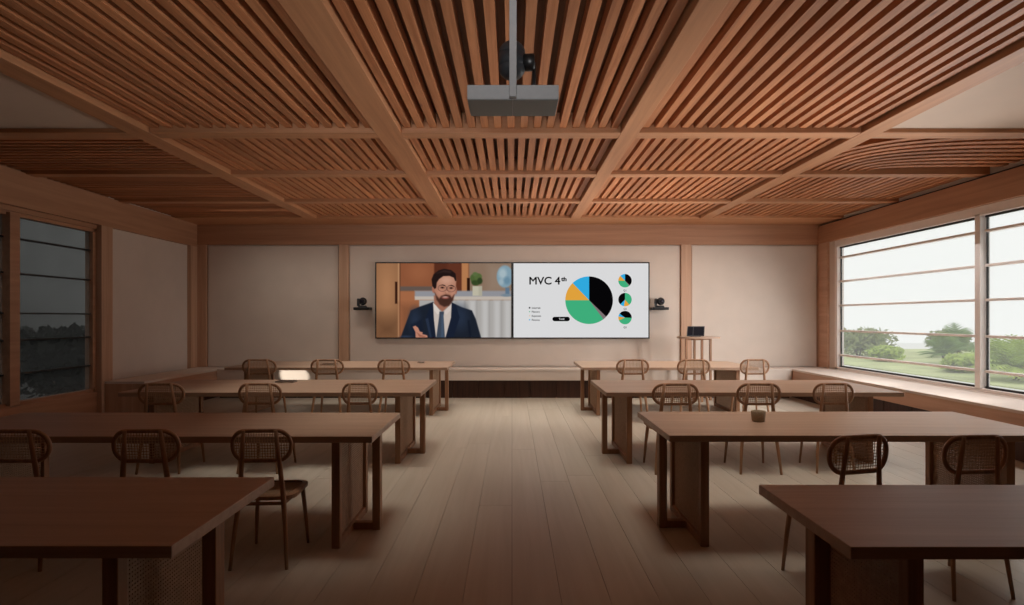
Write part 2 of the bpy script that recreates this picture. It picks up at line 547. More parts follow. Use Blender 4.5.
for bi, (ya, yb) in enumerate(BAYY):
    for bx, (xa, xb) in enumerate(BAYX):
        if bi == 0:
            if bx in (0, 4):
                struct(MB().box(xa, xb, ya, yb, ZB + 0.045, ZC).build('soffit_panel', M['soffit'], ceiling))
            else:
                slats_long(xa, xb, ya, yb, 0.127, 0.066)
        elif bx == 0:
            slats_cross(xa, xb, ya, yb, 0.112, 0.064)
        elif bx == 4 and bi == 1:
            # nested curved slats that sweep round towards the window wall
            mb = MB()
            A0, B0, w = XR - xa, yb - ya, 0.068
            for k in range(-1, 9):
                a, b = A0 - 0.05 - 0.112 * k, B0 - 0.06 - 0.165 * k
                if b < 0.12:
                    break
                pts = []
                for j in range(33):
                    t = math.pi / 2 * j / 32
                    c_, s_ = math.cos(t) ** 0.6, math.sin(t) ** 0.6
                    p = (XR - a * c_, yb - b * s_, XR - (a - w) * c_, yb - (b - w * 1.3) * s_)
                    if min(p[0], p[2]) >= xa and min(p[1], p[3]) >= ya:
                        pts.append(p)
                    elif len(pts) > 1:
                        break
                if len(pts) < 2:
                    continue
                ring = [[mb.bm.verts.new(v) for v in ((p[0], p[1], ZS0), (p[2], p[3], ZS0), (p[2], p[3], ZS1), (p[0], p[1], ZS1))] for p in pts]
                for R0, R1 in zip(ring, ring[1:]):
                    for j in range(4):
                        mb.bm.faces.new((R0[j], R0[(j + 1) % 4], R1[(j + 1) % 4], R1[j]))
                mb.bm.faces.new(ring[0][::-1]); mb.bm.faces.new(ring[-1])
            struct(mb.build('slats', M['slat'], ceiling))
        else:
            slats_long(xa, xb, ya, yb, 0.112, 0.07)

# ================================================================== BUILT-IN BENCHES
YBF = 11.17          # front of the bench under the screens
XBL, XBR = -5.50, 5.22


def bench(name, label, x0, x1, y0, y1, face, fascia_mat):
    b = empty(name, ((x0 + x1) / 2, (y0 + y1) / 2, 0), 0, label, 'bench')
    hx, hy = (x1 - x0) / 2, (y1 - y0) / 2
    MB().box(-hx, hx, -hy, hy, 0.515, 0.55, 0.004).build('bench_seat', M['bench_top'], b)
    i = 0.012
    if face == 'y':
        MB().box(-hx, hx, -hy + i, -hy + i + 0.05, 0.335, 0.515, 0.003).build('fascia', fascia_mat, b)
        p = MB(); n = 22
        for k in range(n):
            a = -hx + 2 * hx * k / n
            p.box(a + 0.006, a + 2 * hx / n - 0.006, -hy + 0.10, -hy + 0.14, 0.0, 0.335, 0.002)
        p.box(-hx, hx, -hy + 0.14, hy, 0.0, 0.51)
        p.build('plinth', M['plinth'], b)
    else:
        s = -1 if face == '-x' else 1
        xa = s * hx
        MB().box(-hx + 0.004, hx - 0.004, -hy - 0.001, -hy + 0.03, 0.0, 0.514, 0.003).build('end_panel', M['post'], b)
        MB().box(min(xa - s * i, xa - s * (i + 0.05)), max(xa - s * i, xa - s * (i + 0.05)), -hy + 0.03, hy, 0.335, 0.515, 0.003).build('fascia', fascia_mat, b)
        p = MB(); n = 12
        for k in range(n):
            a = -hy + 0.03 + (2 * hy - 0.03) * k / n
            p.box(min(xa - s * 0.10, xa - s * 0.14), max(xa - s * 0.10, xa - s * 0.14), a + 0.006, a + (2 * hy - 0.03) / n - 0.006, 0.0, 0.335, 0.002)
        p.box(min(xa - s * 0.14, -xa), max(xa - s * 0.14, -xa), -hy + 0.03, hy, 0.0, 0.51)
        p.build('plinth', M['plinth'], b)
    return b


bench('built_in_bench', 'long pale bench built in along the wall under the two screens', XBL + 0.002, XBR - 0.002, YBF, YB - T - 0.002, 'y', M['bench_top'])
bench('built_in_bench', 'pale wooden window bench running under the big bright window', XBR, XR - T - 0.003, 4.3, YB - T - 0.002, '-x', M['bench_side'])
bench('built_in_bench', 'short wooden bench in the dim corner below the blank plaster panel', XL + T + 0.002, XBL, 8.98, YB - T - 0.002, '+x', M['bench_side'])


# ================================================================== TABLES
def weave(mb, corners, nu, nv, w=0.006, t=0.0025):
    """Flat woven strips filling the four sided patch a, b, c, d (a-b is u, a-d is v)."""
    a, b, c, d = (Vector(p) for p in corners)
    nrm = (b - a).cross(d - a).normalized()

    def P(u, v):
        return (a * (1 - u) + b * u) * (1 - v) + (d * (1 - u) + c * u) * v

    for i in range(nu):
        u = (i + 0.5) / nu
        e = (b - a).normalized() * w / 2
        p, q = P(u, 0), P(u, 1)
        strip(mb, p, q, e, nrm * t)
    for j in range(nv):
        v = (j + 0.5) / nv
        e = (d - a).normalized() * w / 2
        strip(mb, P(0, v), P(1, v), e, nrm * t * 1.3)


def strip(mb, p, q, e, n):
    v = [mb.bm.verts.new(x) for x in (p - e - n, p + e - n, p + e + n, p - e + n, q - e - n, q + e - n, q + e + n, q - e + n)]
    for f in ((0, 1, 2, 3), (7, 6, 5, 4), (0, 4, 5, 1), (1, 5, 6, 2), (2, 6, 7, 3), (3, 7, 4, 0)):
        mb.bm.faces.new([v[i] for i in f])


H_T = 0.75


def make_table(x_in, x_out, y0, y1, label):
    """Table whose end at x_in faces the aisle; two T-shaped trestles with a woven panel each."""
    cx, cy = (x_in + x_out) / 2, (y0 + y1) / 2
    t = empty('long_table', (cx, cy, 0), 0, label, 'table', 'long oak tables in two columns beside the aisle')
    hx, hy = abs(x_out - x_in) / 2, (y1 - y0) / 2
    top = MB().box(-hx, hx, -hy, hy, H_T - 0.042, H_T, 0.003)
    top.build('table_top', M['table'], t)
    lw = 0.055
    fy = hy * 0.74
    for s in (-1, 1):
        xi = s * (hx - 0.26)          # plane of the woven frame
        xo = s * (hx - 0.075)         # outer leg
        zt = H_T - 0.042
        for yy in (-fy, fy):
            MB().box(xi - lw / 2, xi + lw / 2, yy - lw / 2, yy + lw / 2, 0.0, zt, 0.004).build('leg', M['table_leg'], t)
        MB().box(xo - lw / 2, xo + lw / 2, -lw / 2 - 0.01, lw / 2 + 0.01, 0.0, zt, 0.004).build('leg', M['table_leg'], t)
        MB().box(xi - 0.024, xi + 0.024, -fy + lw / 2, fy - lw / 2, 0.0, 0.05, 0.003).build('floor_rail', M['table_leg'], t)
        a, b = sorted((xi + s * 0.024, xo - s * lw / 2))
        MB().box(a, b, -0.026, 0.026, 0.0, 0.05, 0.003).build('floor_rail', M['table_leg'], t)
        MB().box(a, b, -0.026, 0.026, zt - 0.05, zt, 0.003).build('top_rail', M['table_leg'], t)
        MB().box(xi - 0.02, xi + 0.02, -fy + lw / 2, fy - lw / 2, zt - 0.05, zt, 0.003).build('top_rail', M['table_leg'], t)
        w = MB()
        n = int((2 * fy - lw) / 0.016)
        weave(w, ((xi, -fy + lw / 2, 0.05), (xi, fy - lw / 2, 0.05), (xi, fy - lw / 2, zt - 0.05), (xi, -fy + lw / 2, zt - 0.05)), n, 38, 0.0088, 0.002)
        w.build('woven_panel', M['panel_cane'], t)
    return t


SIDE = {1: 'on the bright window side', -1: 'on the dim side'}
ROW = {4: 'closest to the screens', 3: 'in the second row from the screens', 2: 'in the third row from the screens', 1: 'farthest from the screens'}
TABLES = [
    (4, 1, 1.07, 3.74, 9.09, 10.42), (3, 1, 0.95, 3.95, 6.04, 7.26), (2, 1, 1.005, 3.53, 3.83, 4.81), (1, 1, 1.11, 3.75, 1.965, 2.70),
    (4, -1, 0.985, 4.36, 9.09, 10.42), (3, -1, 0.917, 3.97, 6.04, 7.30), (2, -1, 0.886, 3.88, 3.80, 4.76), (1, -1, 1.12, 4.1, 1.974, 2.83),
]
for r, s, xi, xo, y0, y1 in TABLES:
    make_table(s * xi, s * xo, y0, y1, 'long pale oak table %s %s' % (SIDE[s], ROW[r]))


# ================================================================== CHAIRS
def stadium(hw, z0, z1, n=9):
    """Rounded slot outline in (x, z), counter-clockwise."""
    r = (z1 - z0) / 2 * 0.94
    pts = []
    for cx_, cz, a0 in ((hw - r, z1 - r, 0), (-hw + r, z1 - r, 90), (-hw + r, z0 + r, 180), (hw - r, z0 + r, 270)):
        for j in range(n):
            a = math.radians(a0 + 90 * j / (n - 1))
            pts.append((cx_ + r * math.cos(a), cz + r * math.sin(a)))
    return pts


def back_y(x, z):
    return -0.185 - 0.10 * (z - 0.44) - 0.0 + 0.9 * x * x * 0.5


def make_chair():
    c = empty('cane_chair')
    Z0, Z1, HW = 0.655, 0.872, 0.212
    ring = [(x, back_y(x, z), z) for x, z in stadium(HW - 0.013, Z0 + 0.013, Z1 - 0.013)]
    back = MB().tube(ring, 0.0135, 8, closed=True).build('back_frame', M['chair'], c)
    # woven cane inside the frame
    w = MB()
    r = (Z1 - Z0) / 2 - 0.013
    zc = (Z0 + Z1) / 2
    hwi = HW - 0.013
    nx, nz = 22, 11
    def half_h(x):
        d = abs(x) - (hwi - r)
        return r if d <= 0 else math.sqrt(max(0, r * r - d * d))
    for i in range(nx):
        x = -hwi + (i + 0.5) * 2 * hwi / nx
        h = half_h(x)
        if h > 0.01:
            w.tube([(x, back_y(x, zc + h * q), zc + h * q) for q in (-1, 0, 1)], 0.0024, 4, cap=False)
    for j in range(nz):
        dz = -r + (j + 0.5) * 2 * r / nz
        ex = hwi - r + math.sqrt(max(0, r * r - dz * dz))
        w.tube([(ex * q / 5, back_y(ex * q / 5, zc + dz) + 0.003, zc + dz) for q in range(-5, 6)], 0.0024, 4, cap=False)
    w.build('cane_weave', M['cane'], back)
    # rear legs run up behind the backrest
    for s in (-1, 1):
        pts = [(s * 0.190, -0.262, 0.0), (s * 0.172, -0.232, 0.22), (s * 0.148, -0.205, 0.44), (s * 0.128, back_y(0.13, 0.65) - 0.022, 0.65), (s * 0.108, back_y(0.11, 0.86) - 0.020, 0.865)]
        MB().tube(pts, [0.0115, 0.015, 0.0185, 0.0165, 0.012], 10, flat=0.75).build('rear_leg', M['chair'], c)
        pts = [(s * 0.195, 0.205, 0.0), (s * 0.180, 0.185, 0.22), (s * 0.162, 0.165, 0.425)]
        MB().tube(pts, [0.010, 0.014, 0.0175], 10).build('front_leg', M['chair'], c)
        MB().tube([(s * 0.150, -0.20, 0.395), (s * 0.163, 0.16, 0.395)], 0.012, 8, flat=0.8).build('seat_rail', M['chair'], c)
    MB().tube([(-0.16, 0.162, 0.395), (0.16, 0.162, 0.395)], 0.012, 8).build('seat_rail', M['chair'], c)
    MB().tube([(-0.148, -0.20, 0.395), (0.148, -0.20, 0.395)], 0.012, 8).build('seat_rail', M['chair'], c)
    # seat: rounded frame with a cane panel
    def rr(hx, hy, rad, n=6):
        o = []
        for cx_, cy_, a0 in ((hx - rad, hy - rad, 0), (-hx + rad, hy - rad, 90), (-hx + rad, -hy + rad, 180), (hx - rad, -hy + rad, 270)):
            for j in range(n):
                a = math.radians(a0 + 90 * j / (n - 1))
                o.append((cx_ + rad * math.cos(a), cy_ + rad * math.sin(a)))
        return o
    mb = MB()
    outer, inner = rr(0.215, 0.205, 0.08), rr(0.178, 0.168, 0.05)
    n = len(outer)
    V = [[mb.bm.verts.new((x, y - 0.005, z)) for x, y in o] for o, z in ((outer, 0.418), (outer, 0.442), (inner, 0.446), (inner, 0.422))]
    for a in range(4):
        A, B = V[a], V[(a + 1) % 4]
        for i in range(n):
            mb.bm.faces.new((A[i], A[(i + 1) % n], B[(i + 1) % n], B[i]))
    seat = mb.build('seat_frame', M['chair'], c)
    w = MB()
    weave(w, ((-0.18, -0.173, 0.436), (0.18, -0.173, 0.436), (0.18, 0.165, 0.436), (-0.18, 0.165, 0.436)), 26, 25, 0.0085, 0.0015)
    w.build('cane_weave', M['cane'], seat)
    return c


proto = make_chair()
POS = {0: 'beside the aisle', 1: 'in the middle', 2: 'farthest from the aisle'}
CHAIRS = []       # row, side, place, frame left px, frame right px, y of the backrest, yaw
for i, (a, b) in enumerate(((616, 649.3), (677, 710.4), (740, 769.8))): CHAIRS.append((4, 1, i, a, b, 8.62, 0))
for i, (a, b) in enumerate(((651.8, 698.9), (737.6, 782), (816.7, 856.6))): CHAIRS.append((3, 1, i, a, b, 5.80, (0.0, -0.04, -0.10)[i]))
for i, (a, b) in enumerate(((816.7, 889.7), (941, 1011))): CHAIRS.append((2, 1, i, a, b, 3.22, (0.24, 0.08)[i]))
for i, (a, b) in enumerate(((377.3, 410.4), (310.4, 344), (241.9, 276.6))): CHAIRS.append((4, -1, i, a, b, 8.62, 0))
for i, (a, b) in enumerate(((340, 375.7), (237.8, 281.7), (137.5, 184))): CHAIRS.append((3, -1, i, a, b, 5.82, (0.06, 0, 0.03)[i]))
for i, (a, b) in enumerate(((227.6, 289.3), (109.8, 178.4), (-20, 50))): CHAIRS.append((2, -1, i, a, b, 3.60, (0.05, 0.02, 0)[i]))
first = True
for r, s, i, a, b, yb, yaw in CHAIRS:
    c = proto if first else copy_tree(proto)
    first = False
    w = (b - a) * yb / F
    X = ((a + b) / 2 - CX) * yb / F
    k = w / 0.424
    c.scale = (k, min(1.05, max(0.92, k)), 1.045 if r == 4 else (0.957 if r == 2 and s == -1 else 1.0))
    c.location = (X, yb + 0.21, 0)
    c.rotation_euler = (0, 0, yaw)
    place = POS[i]
    if r == 2 and s == 1:
        place = ('nearer the aisle', 'farther from the aisle')[i]
    tag(c, 'cane-back chair %s at the %s table %s' % (place, 'window-side' if s == 1 else 'dim-side', {4: 'closest to screens', 3: 'second from screens', 2: 'third from screens'}[r]), 'chair', 'cane-back chairs at the long tables')

# ================================================================== WALL SCREENS
YS = 11.60            # plane of the pictures


def PX(px, py, y=YS):
    """Point on the wall plane for a measured place on the photograph."""
    return ((px - CX) * y / F, y, EYE - (py - CY) * y / F)


def soft(sd, s):
    return np.clip(0.5 - sd / s, 0, 1)


def sd_poly(X, Y, pts):
    P = np.array(pts, float)
    d = np.full(X.shape, 1e9)
    inside = np.zeros(X.shape, bool)
    n = len(P)
    for i in range(n):
        ax, ay = P[i]; bx, by = P[(i + 1) % n]
        ex, ey = bx - ax, by - ay
        wx, wy = X - ax, Y - ay
        t = np.clip((wx * ex + wy * ey) / (ex * ex + ey * ey + 1e-9), 0, 1)
        d = np.minimum(d, np.hypot(wx - ex * t, wy - ey * t))
        if ay != by:
            c = ((ay > Y) != (by > Y)) & (X < (bx - ax) * (Y - ay) / (by - ay) + ax)
            inside ^= c
    return np.where(inside, -d, d)


def sd_ell(X, Y, cx, cy, rx, ry, rot=0.0):
    c, s = math.cos(rot), math.sin(rot)
    u = (X - cx) * c + (Y - cy) * s
    v = -(X - cx) * s + (Y - cy) * c
    k = np.hypot(u / rx, v / ry)
    return (k - 1) * min(rx, ry)


def video_call_picture(X, Y):
    """Colours (0-255) of the video call: a man in a dark suit in front of a cabinet."""
    img = np.zeros(X.shape + (3,))

    def put(m, col):
        c = np.array(col, float)
        img[:] = img * (1 - m[..., None]) + c * m[..., None]

    def rect(x0, x1, y0, y1, col, s=6, a=1.0):
        sd = np.maximum(np.maximum(x0 - X, X - x1), np.maximum(y0 - Y, Y - y1))
        put(soft(sd, s) * a, col)

    def poly(pts, col, s=6, a=1.0): put(soft(sd_poly(X, Y, pts), s) * a, col)
    def ell(cx, cy, rx, ry, col, s=6, a=1.0, rot=0.0): put(soft(sd_ell(X, Y, cx, cy, rx, ry, rot), s) * a, col)

    img[:] = (150, 100, 70)
    # cabinet doors
    rect(30, 192, 40, 570, (158, 112, 78))
    ell(110, 230, 60, 160, (190, 136, 96), 90, 0.8)
    rect(30, 192, 430, 570, (104, 70, 48), 160, 0.8)
    rect(184, 196, 40, 570, (196, 146, 106))
    rect(196, 204, 40, 570, (104, 62, 42))
    rect(165, 181, 176, 326, (56, 28, 18))
    rect(204, 440, 40, 215, (152, 92, 62), 10)
    ell(330, 110, 70, 60, (170, 106, 72), 70, 0.7)
    rect(432, 622, 40, 250, (96, 50, 34), 10)
    rect(520, 622, 40, 250, (112, 60, 42), 20, 0.6)
    rect(200, 430, 208, 238, (108, 92, 84), 10)
    rect(200, 440, 242, 570, (176, 112, 76), 10)
    rect(200, 330, 330, 570, (140, 88, 60), 60, 0.8)
    rect(620, 664, 40, 250, (196, 134, 88), 8)
    rect(672, 960, 40, 245, (150, 124, 104), 10)
    rect(800, 960, 60, 240, (164, 142, 124), 60, 0.6)
    rect(656, 676, 150, 244, (44, 22, 14))
    # counter
    rect(300, 960, 238, 284, (158, 158, 164), 12)
    rect(300, 960, 276, 300, (208, 196, 184), 8)
    rect(330, 960, 302, 570, (186, 182, 178), 8)
    for xx in (620, 700, 786, 868, 940):
        rect(xx - 26, xx + 14, 304, 570, (214, 212, 210), 26, 0.75)
        rect(xx + 18, xx + 26, 304, 570, (156, 152, 150), 14, 0.5)
    # potted plant and globe
    rect(694, 758, 206, 272, (206, 200, 178), 6)
    rect(736, 758, 206, 272, (182, 176, 156), 14, 0.7)
    for cx, cy, rx, ry, col in ((718, 168, 34, 34, (66, 84, 44)), (700, 150, 22, 26, (84, 104, 56)), (732, 142, 26, 24, (92, 112, 62)), (744, 170, 18, 22, (54, 70, 38)), (712, 124, 18, 14, (98, 118, 70)), (706, 182, 18, 16, (58, 76, 40))):
        ell(cx, cy, rx, ry, col, 9)
    ell(915, 140, 56, 76, (142, 172, 188), 10)
    ell(900, 120, 26, 34, (190, 208, 214), 22, 0.8)
    ell(930, 168, 22, 26, (110, 146, 168), 18, 0.8)
    ell(890, 178, 16, 20, (178, 198, 206), 14, 0.7)
    rect(918, 946, 216, 262, (104, 128, 150), 8)
    ell(925, 268, 34, 10, (128, 146, 160), 8)
    # suit
    suit = [(198, 570), (222, 505), (250, 430), (272, 372), (330, 347), (425, 314), (490, 398), (552, 318), (622, 350), (690, 372), (716, 430), (736, 500), (756, 570)]
    poly(suit, (32, 38, 50), 8)
    ell(610, 420, 50, 80, (46, 58, 80), 60, 0.7)
    ell(300, 440, 36, 70, (46, 58, 80), 50, 0.7)
    poly([(272, 470), (350, 430), (360, 570), (300, 570)], (24, 31, 47), 20, 0.7)
    poly([(660, 440), (672, 440), (690, 570), (672, 570)], (22, 28, 42), 12, 0.8)
    # neck, shirt, tie, lapels
    poly([(430, 270), (432, 330), (488, 382), (545, 330), (550, 270)], (168, 112, 92), 8)
    poly([(424, 318), (446, 352), (484, 392), (530, 352), (552, 322), (548, 420), (512, 558), (440, 558), (430, 440)], (216, 202, 192), 7)
    poly([(424, 318), (446, 340), (480, 384), (455, 400), (432, 370)], (234, 222, 212), 5)
    poly([(552, 322), (530, 346), (494, 384), (515, 402), (546, 366)], (226, 212, 204), 5)
    poly([(468, 380), (500, 380), (496, 412), (506, 560), (446, 560), (466, 412)], (66, 76, 92), 6)
    poly([(482, 400), (494, 400), (498, 560), (478, 560)], (80, 100, 124), 10, 0.6)
    poly([(424, 314), (428, 420), (446, 570), (402, 570), (372, 430), (410, 330)], (28, 36, 54), 6)
    poly([(552, 318), (548, 420), (506, 570), (560, 570), (606, 420), (580, 332)], (28, 36, 54), 6)
    poly([(372, 430), (392, 424), (416, 560), (404, 565)], (50, 62, 84), 6, 0.7)
    # head
    ell(430, 226, 13, 27, (178, 116, 94), 6)
    ell(580, 236, 8, 24, (170, 110, 90), 6)
    poly([(432, 200), (438, 268), (456, 318), (496, 344), (532, 336), (562, 300), (580, 240), (582, 165), (560, 128), (500, 115), (452, 140)], (192, 136, 112), 8)
    ell(516, 165, 46, 30, (222, 170, 146), 40, 0.85)
    ell(476, 248, 20, 18, (212, 148, 124), 22, 0.8)
    ell(560, 250, 14, 18, (210, 148, 124), 20, 0.7)
    # beard and mouth
    poly([(436, 248), (448, 300), (470, 332), (500, 348), (534, 340), (560, 306), (570, 262), (552, 284), (540, 268), (512, 262), (482, 272), (466, 290), (450, 272)], (66, 40, 34), 12, 0.92)
    ell(508, 284, 22, 9, (176, 104, 92), 8)
    ell(508, 280, 16, 3, (226, 206, 196), 4, 0.8)
    ell(508, 308, 26, 12, (74, 46, 38), 12, 0.8)
    poly([(522, 214), (532, 250), (514, 256), (506, 250), (516, 240)], (170, 112, 90), 8, 0.7)
    ell(520, 246, 8, 6, (226, 172, 148), 8, 0.7)
    # eyes, brows, glasses
    for ex, ey in ((488, 216), (548, 219)):
        ell(ex, ey, 15, 7, (126, 80, 66), 6, 0.8)
        ell(ex, ey, 8, 5, (40, 26, 24), 4)
        sd = np.abs(sd_ell(X, Y, ex, ey + 4, 29, 22)) - 1.6
        put(soft(sd, 3) * 0.75, (96, 70, 66))
    poly([(466, 202), (490, 194), (508, 200), (508, 206), (488, 201)], (52, 34, 30), 4)
    poly([(530, 202), (550, 197), (568, 205), (566, 210), (548, 204)], (52, 34, 30), 4)
    rect(516, 522, 220, 224, (96, 70, 66), 3, 0.8)
    # hair
    poly([(420, 206), (414, 160), (428, 124), (462, 98), (500, 87), (548, 96), (578, 120), (584, 168), (576, 172), (566, 148), (536, 136), (494, 138), (466, 158), (450, 182), (446, 218), (436, 226)], (38, 25, 24), 6)
    poly([(450, 118), (500, 96), (550, 106), (540, 116), (496, 110)], (72, 52, 48), 14, 0.6)
    # raised hand
    poly([(286, 484), (304, 476), (322, 490), (334, 516), (354, 522), (352, 534), (384, 542), (388, 556), (350, 570), (306, 570), (304, 520)], (206, 142, 118), 6)
    poly([(312, 520), (340, 540), (372, 550), (370, 556), (330, 552)], (150, 92, 74), 6, 0.7)
    ell(240, 552, 40, 8, (60, 74, 100), 10, 0.6)
    return img


def picture_material():
    m = bpy.data.materials.new('video_call_screen')
    m.use_nodes = True
    nt = m.node_tree
    b = nt.nodes['Principled BSDF']
    b.inputs['Base Color'].default_value = (0.0, 0.0, 0.0, 1)
    b.inputs['Roughness'].default_value = 0.5
    b.inputs['Specular IOR Level'].default_value = 0.0
    a = nt.nodes.new('ShaderNodeVertexColor')
    a.layer_name = 'picture'
    nt.links.new(a.outputs['Color'], b.inputs['Emission Color'])
    b.inputs['Emission Strength'].default_value = 0.78
    return m


def display(name, label, px0, px1, py0, py1):
    cx, _, cz = PX((px0 + px1) / 2, (py0 + py1) / 2)
    d = empty(name, (cx, YS, cz), 0, label, 'display')
    hw = (px1 - px0) / 2 * YS / F
    hh = (py1 - py0) / 2 * YS / F
    MB().box(-hw + 0.15, hw - 0.15, 0.04, 0.069, -hh + 0.15, hh - 0.15).build('wall_mount', M['black'], d)
    MB().box(-hw, hw, 0.004, 0.045, -hh, hh, 0.003).build('housing', M['bezel'], d)
    bz = 0.022
    m = MB()
    m.box(-hw, -hw + bz, -0.008, 0.004, -hh, hh, 0.001); m.box(hw - bz, hw, -0.008, 0.004, -hh, hh, 0.001)
    m.box(-hw + bz, hw - bz, -0.008, 0.004, -hh, -hh + bz, 0.001); m.box(-hw + bz, hw - bz, -0.008, 0.004, hh - bz, hh, 0.001)
    m.build('bezel', M['bezel'], d)
    return d, hw - bz, hh - bz, cx, cz


d, hw, hh, cx, cz = display('wall_display', 'wide screen with a video call of a man in a dark suit', 375.3, 512.35, 262.2, 338.6)
nx, nz = 300, 168
xs = np.linspace(0, 1, nx + 1); zs = np.linspace(0, 1, nz + 1)
GX, GZ = np.meshgrid(xs, zs)
img = video_call_picture(38 + GX * (958 - 38), 50 + GZ * (557 - 50)) / 255.0
lin = np.where(img <= 0.04045, img / 12.92, ((img + 0.055) / 1.055) ** 2.4)
co = np.stack([(-1 + 2 * GX) * hw, np.zeros_like(GX), (1 - 2 * GZ) * hh], -1).reshape(-1, 3)
idx = np.arange((nx + 1) * (nz + 1)).reshape(nz + 1, nx + 1)
faces = np.stack([idx[:-1, :-1], idx[1:, :-1], idx[1:, 1:], idx[:-1, 1:]], -1).reshape(-1, 4)
me = bpy.data.meshes.new('screen')
me.from_pydata(co.tolist(), [], faces.tolist())
ca = me.color_attributes.new('picture', 'FLOAT_COLOR', 'POINT')
ca.data.foreach_set('color', np.concatenate([lin.reshape(-1, 3), np.ones((lin.size // 3, 1))], 1).astype(np.float32).ravel())
me.materials.append(picture_material())
so = bpy.data.objects.new('screen', me)
COL.objects.link(so)
so.parent = d

# the slide
d, hw, hh, cx, cz = display('wall_display', 'wide screen with a pie chart slide on a white ground', 512.45, 649.5, 262.2, 338.6)
G = {}
for nm, c in (('white', (216, 216, 217)), ('black', (6, 5, 7)), ('green', (62, 172, 122)), ('orange', (222, 160, 60)), ('blue', (48, 168, 220)), ('grey', (124, 112, 114)), ('ink', (14, 12, 14))):
    G[nm] = glow('slide_' + nm, srgb(*c), 1.0)
m = MB()
m.poly([(-hw, 0, -hh), (hw, 0, -hh), (hw, 0, hh), (-hw, 0, hh)])
slide = m.build('screen', G['white'], d)


def L2(px, py):
    x, _, z = PX(px, py)
    return x - cx, z - cz


SX = YS / F


def pie(px, py, rpx, parts, lift):
    x, z = L2(px, py)
    r = rpx * SX
    order = ['black', 'grey', 'green', 'orange', 'blue']
    m = MB()
    for nm, a0, a1 in parts:
        n = max(3, int((a1 - a0) / 4))
        pts = [(x, lift, z)]
        for j in range(n + 1):
            a = math.radians(a0 + (a1 - a0) * j / n)
            pts.append((x + r * math.sin(a), lift, z + r * math.cos(a)))
        m.poly(pts, order.index(nm))
    m.build('pie_chart', [G[k] for k in order], slide)


BIG = [('black', 0, 134), ('grey', 134, 143), ('green', 143, 270), ('orange', 270, 316), ('blue', 316, 360)]
pie(589.1, 300.2, 23.8, BIG, -0.003)
pie(625, 280.7, 6.7, BIG, -0.003)
pie(625, 299.6, 6.7, [('green', 0, 140), ('orange', 140, 190), ('blue', 190, 225), ('black', 225, 360)], -0.003)
pie(625, 317.6, 6.7, [('black', -55, 92), ('green', 92, 245), ('orange', 245, 280), ('blue', 280, 305)], -0.003)


def text(s, px, py, cap_px, mat, parent, width_px=None, lift=-0.004, name='lettering', align='LEFT', bold=0.0):
    """Lettering with its baseline at py, scaled to a cap height."""
    cu = bpy.data.curves.new(name, 'FONT')
    cu.body = s
    cu.size = 1.0
    cu.align_x = align
    cu.bevel_depth = bold
    cu.bevel_resolution = 0
    cu.fill_mode = 'BOTH'
    tmp = bpy.data.objects.new(name, cu)
    COL.objects.link(tmp)
    dg = bpy.context.evaluated_depsgraph_get()
    me = bpy.data.meshes.new_from_object(tmp.evaluated_get(dg))
    bpy.data.objects.remove(tmp)
    bpy.data.curves.remove(cu)
    k = cap_px * SX / 0.69
    vx = [v.co.x for v in me.vertices]
    kx = k
    if width_px:
        kx = width_px * SX / (max(vx) - min(vx))
    x, z = L2(px, py)
    off = min(vx) if align == 'LEFT' else 0.0
    for v in me.vertices:
        v.co = Vector((x + (v.co.x - off) * kx, lift, z + v.co.y * k))
    me.materials.clear()
    me.materials.append(mat)
    o = bpy.data.objects.new(name, me)
    COL.objects.link(o)
    o.parent = parent
    return o


text('MVC 4', 529.3, 284.3, 7.3, G['ink'], slide, 31.0, bold=0.022)
text('th', 561.0, 281.0, 3.9, G['ink'], slide, 5.6, bold=0.045)
for s, py, w in (('Industrials', 308.7, 8.6), ('Planners', 312.6, 7.8), ('Expenses', 316.7, 9.2), ('Revenue', 320.7, 7.8)):
    text(s, 531.8, py, 1.7, G['ink'], slide, w, bold=0.02)
m = MB()
for k, py in enumerate((307.8, 311.7, 315.8, 319.8)):
    x, z = L2(529.6, py)
    r = (0.75, 0.5, 0.4, 0.6)[k] * SX
    m.poly([(x - r, -0.003, z - r), (x + r, -0.003, z - r), (x + r, -0.003, z + r), (x - r, -0.003, z + r)], (0, 1, 2, 3)[k])
m.build('legend_marks', [G['black'], G['green'], G['orange'], G['blue']], slide)
for s, py in (('Q1', 291.3), ('Q2', 309.7), ('Q3', 328.2)):
    text(s, 625.0, py, 1.7, G['ink'], slide, align='CENTER', bold=0.02)
x, z = L2(561.1, 319.0)
r = 2.25 * SX; hwp = 8.7 * SX
pts = []
for c0, a0 in ((hwp - r, -90), (-hwp + r, 90)):
    for j in range(13):
        a = math.radians(a0 + 180 * j / 12)
        pts.append((x + c0 + r * math.cos(a), -0.003, z + r * math.sin(a)))
m = MB(); m.poly(pts)
m.build('caption_pill', G['black'], slide)
text('Total', 561.6, 319.8, 1.8, G['white'], slide, align='CENTER', lift=-0.005, bold=0.01)


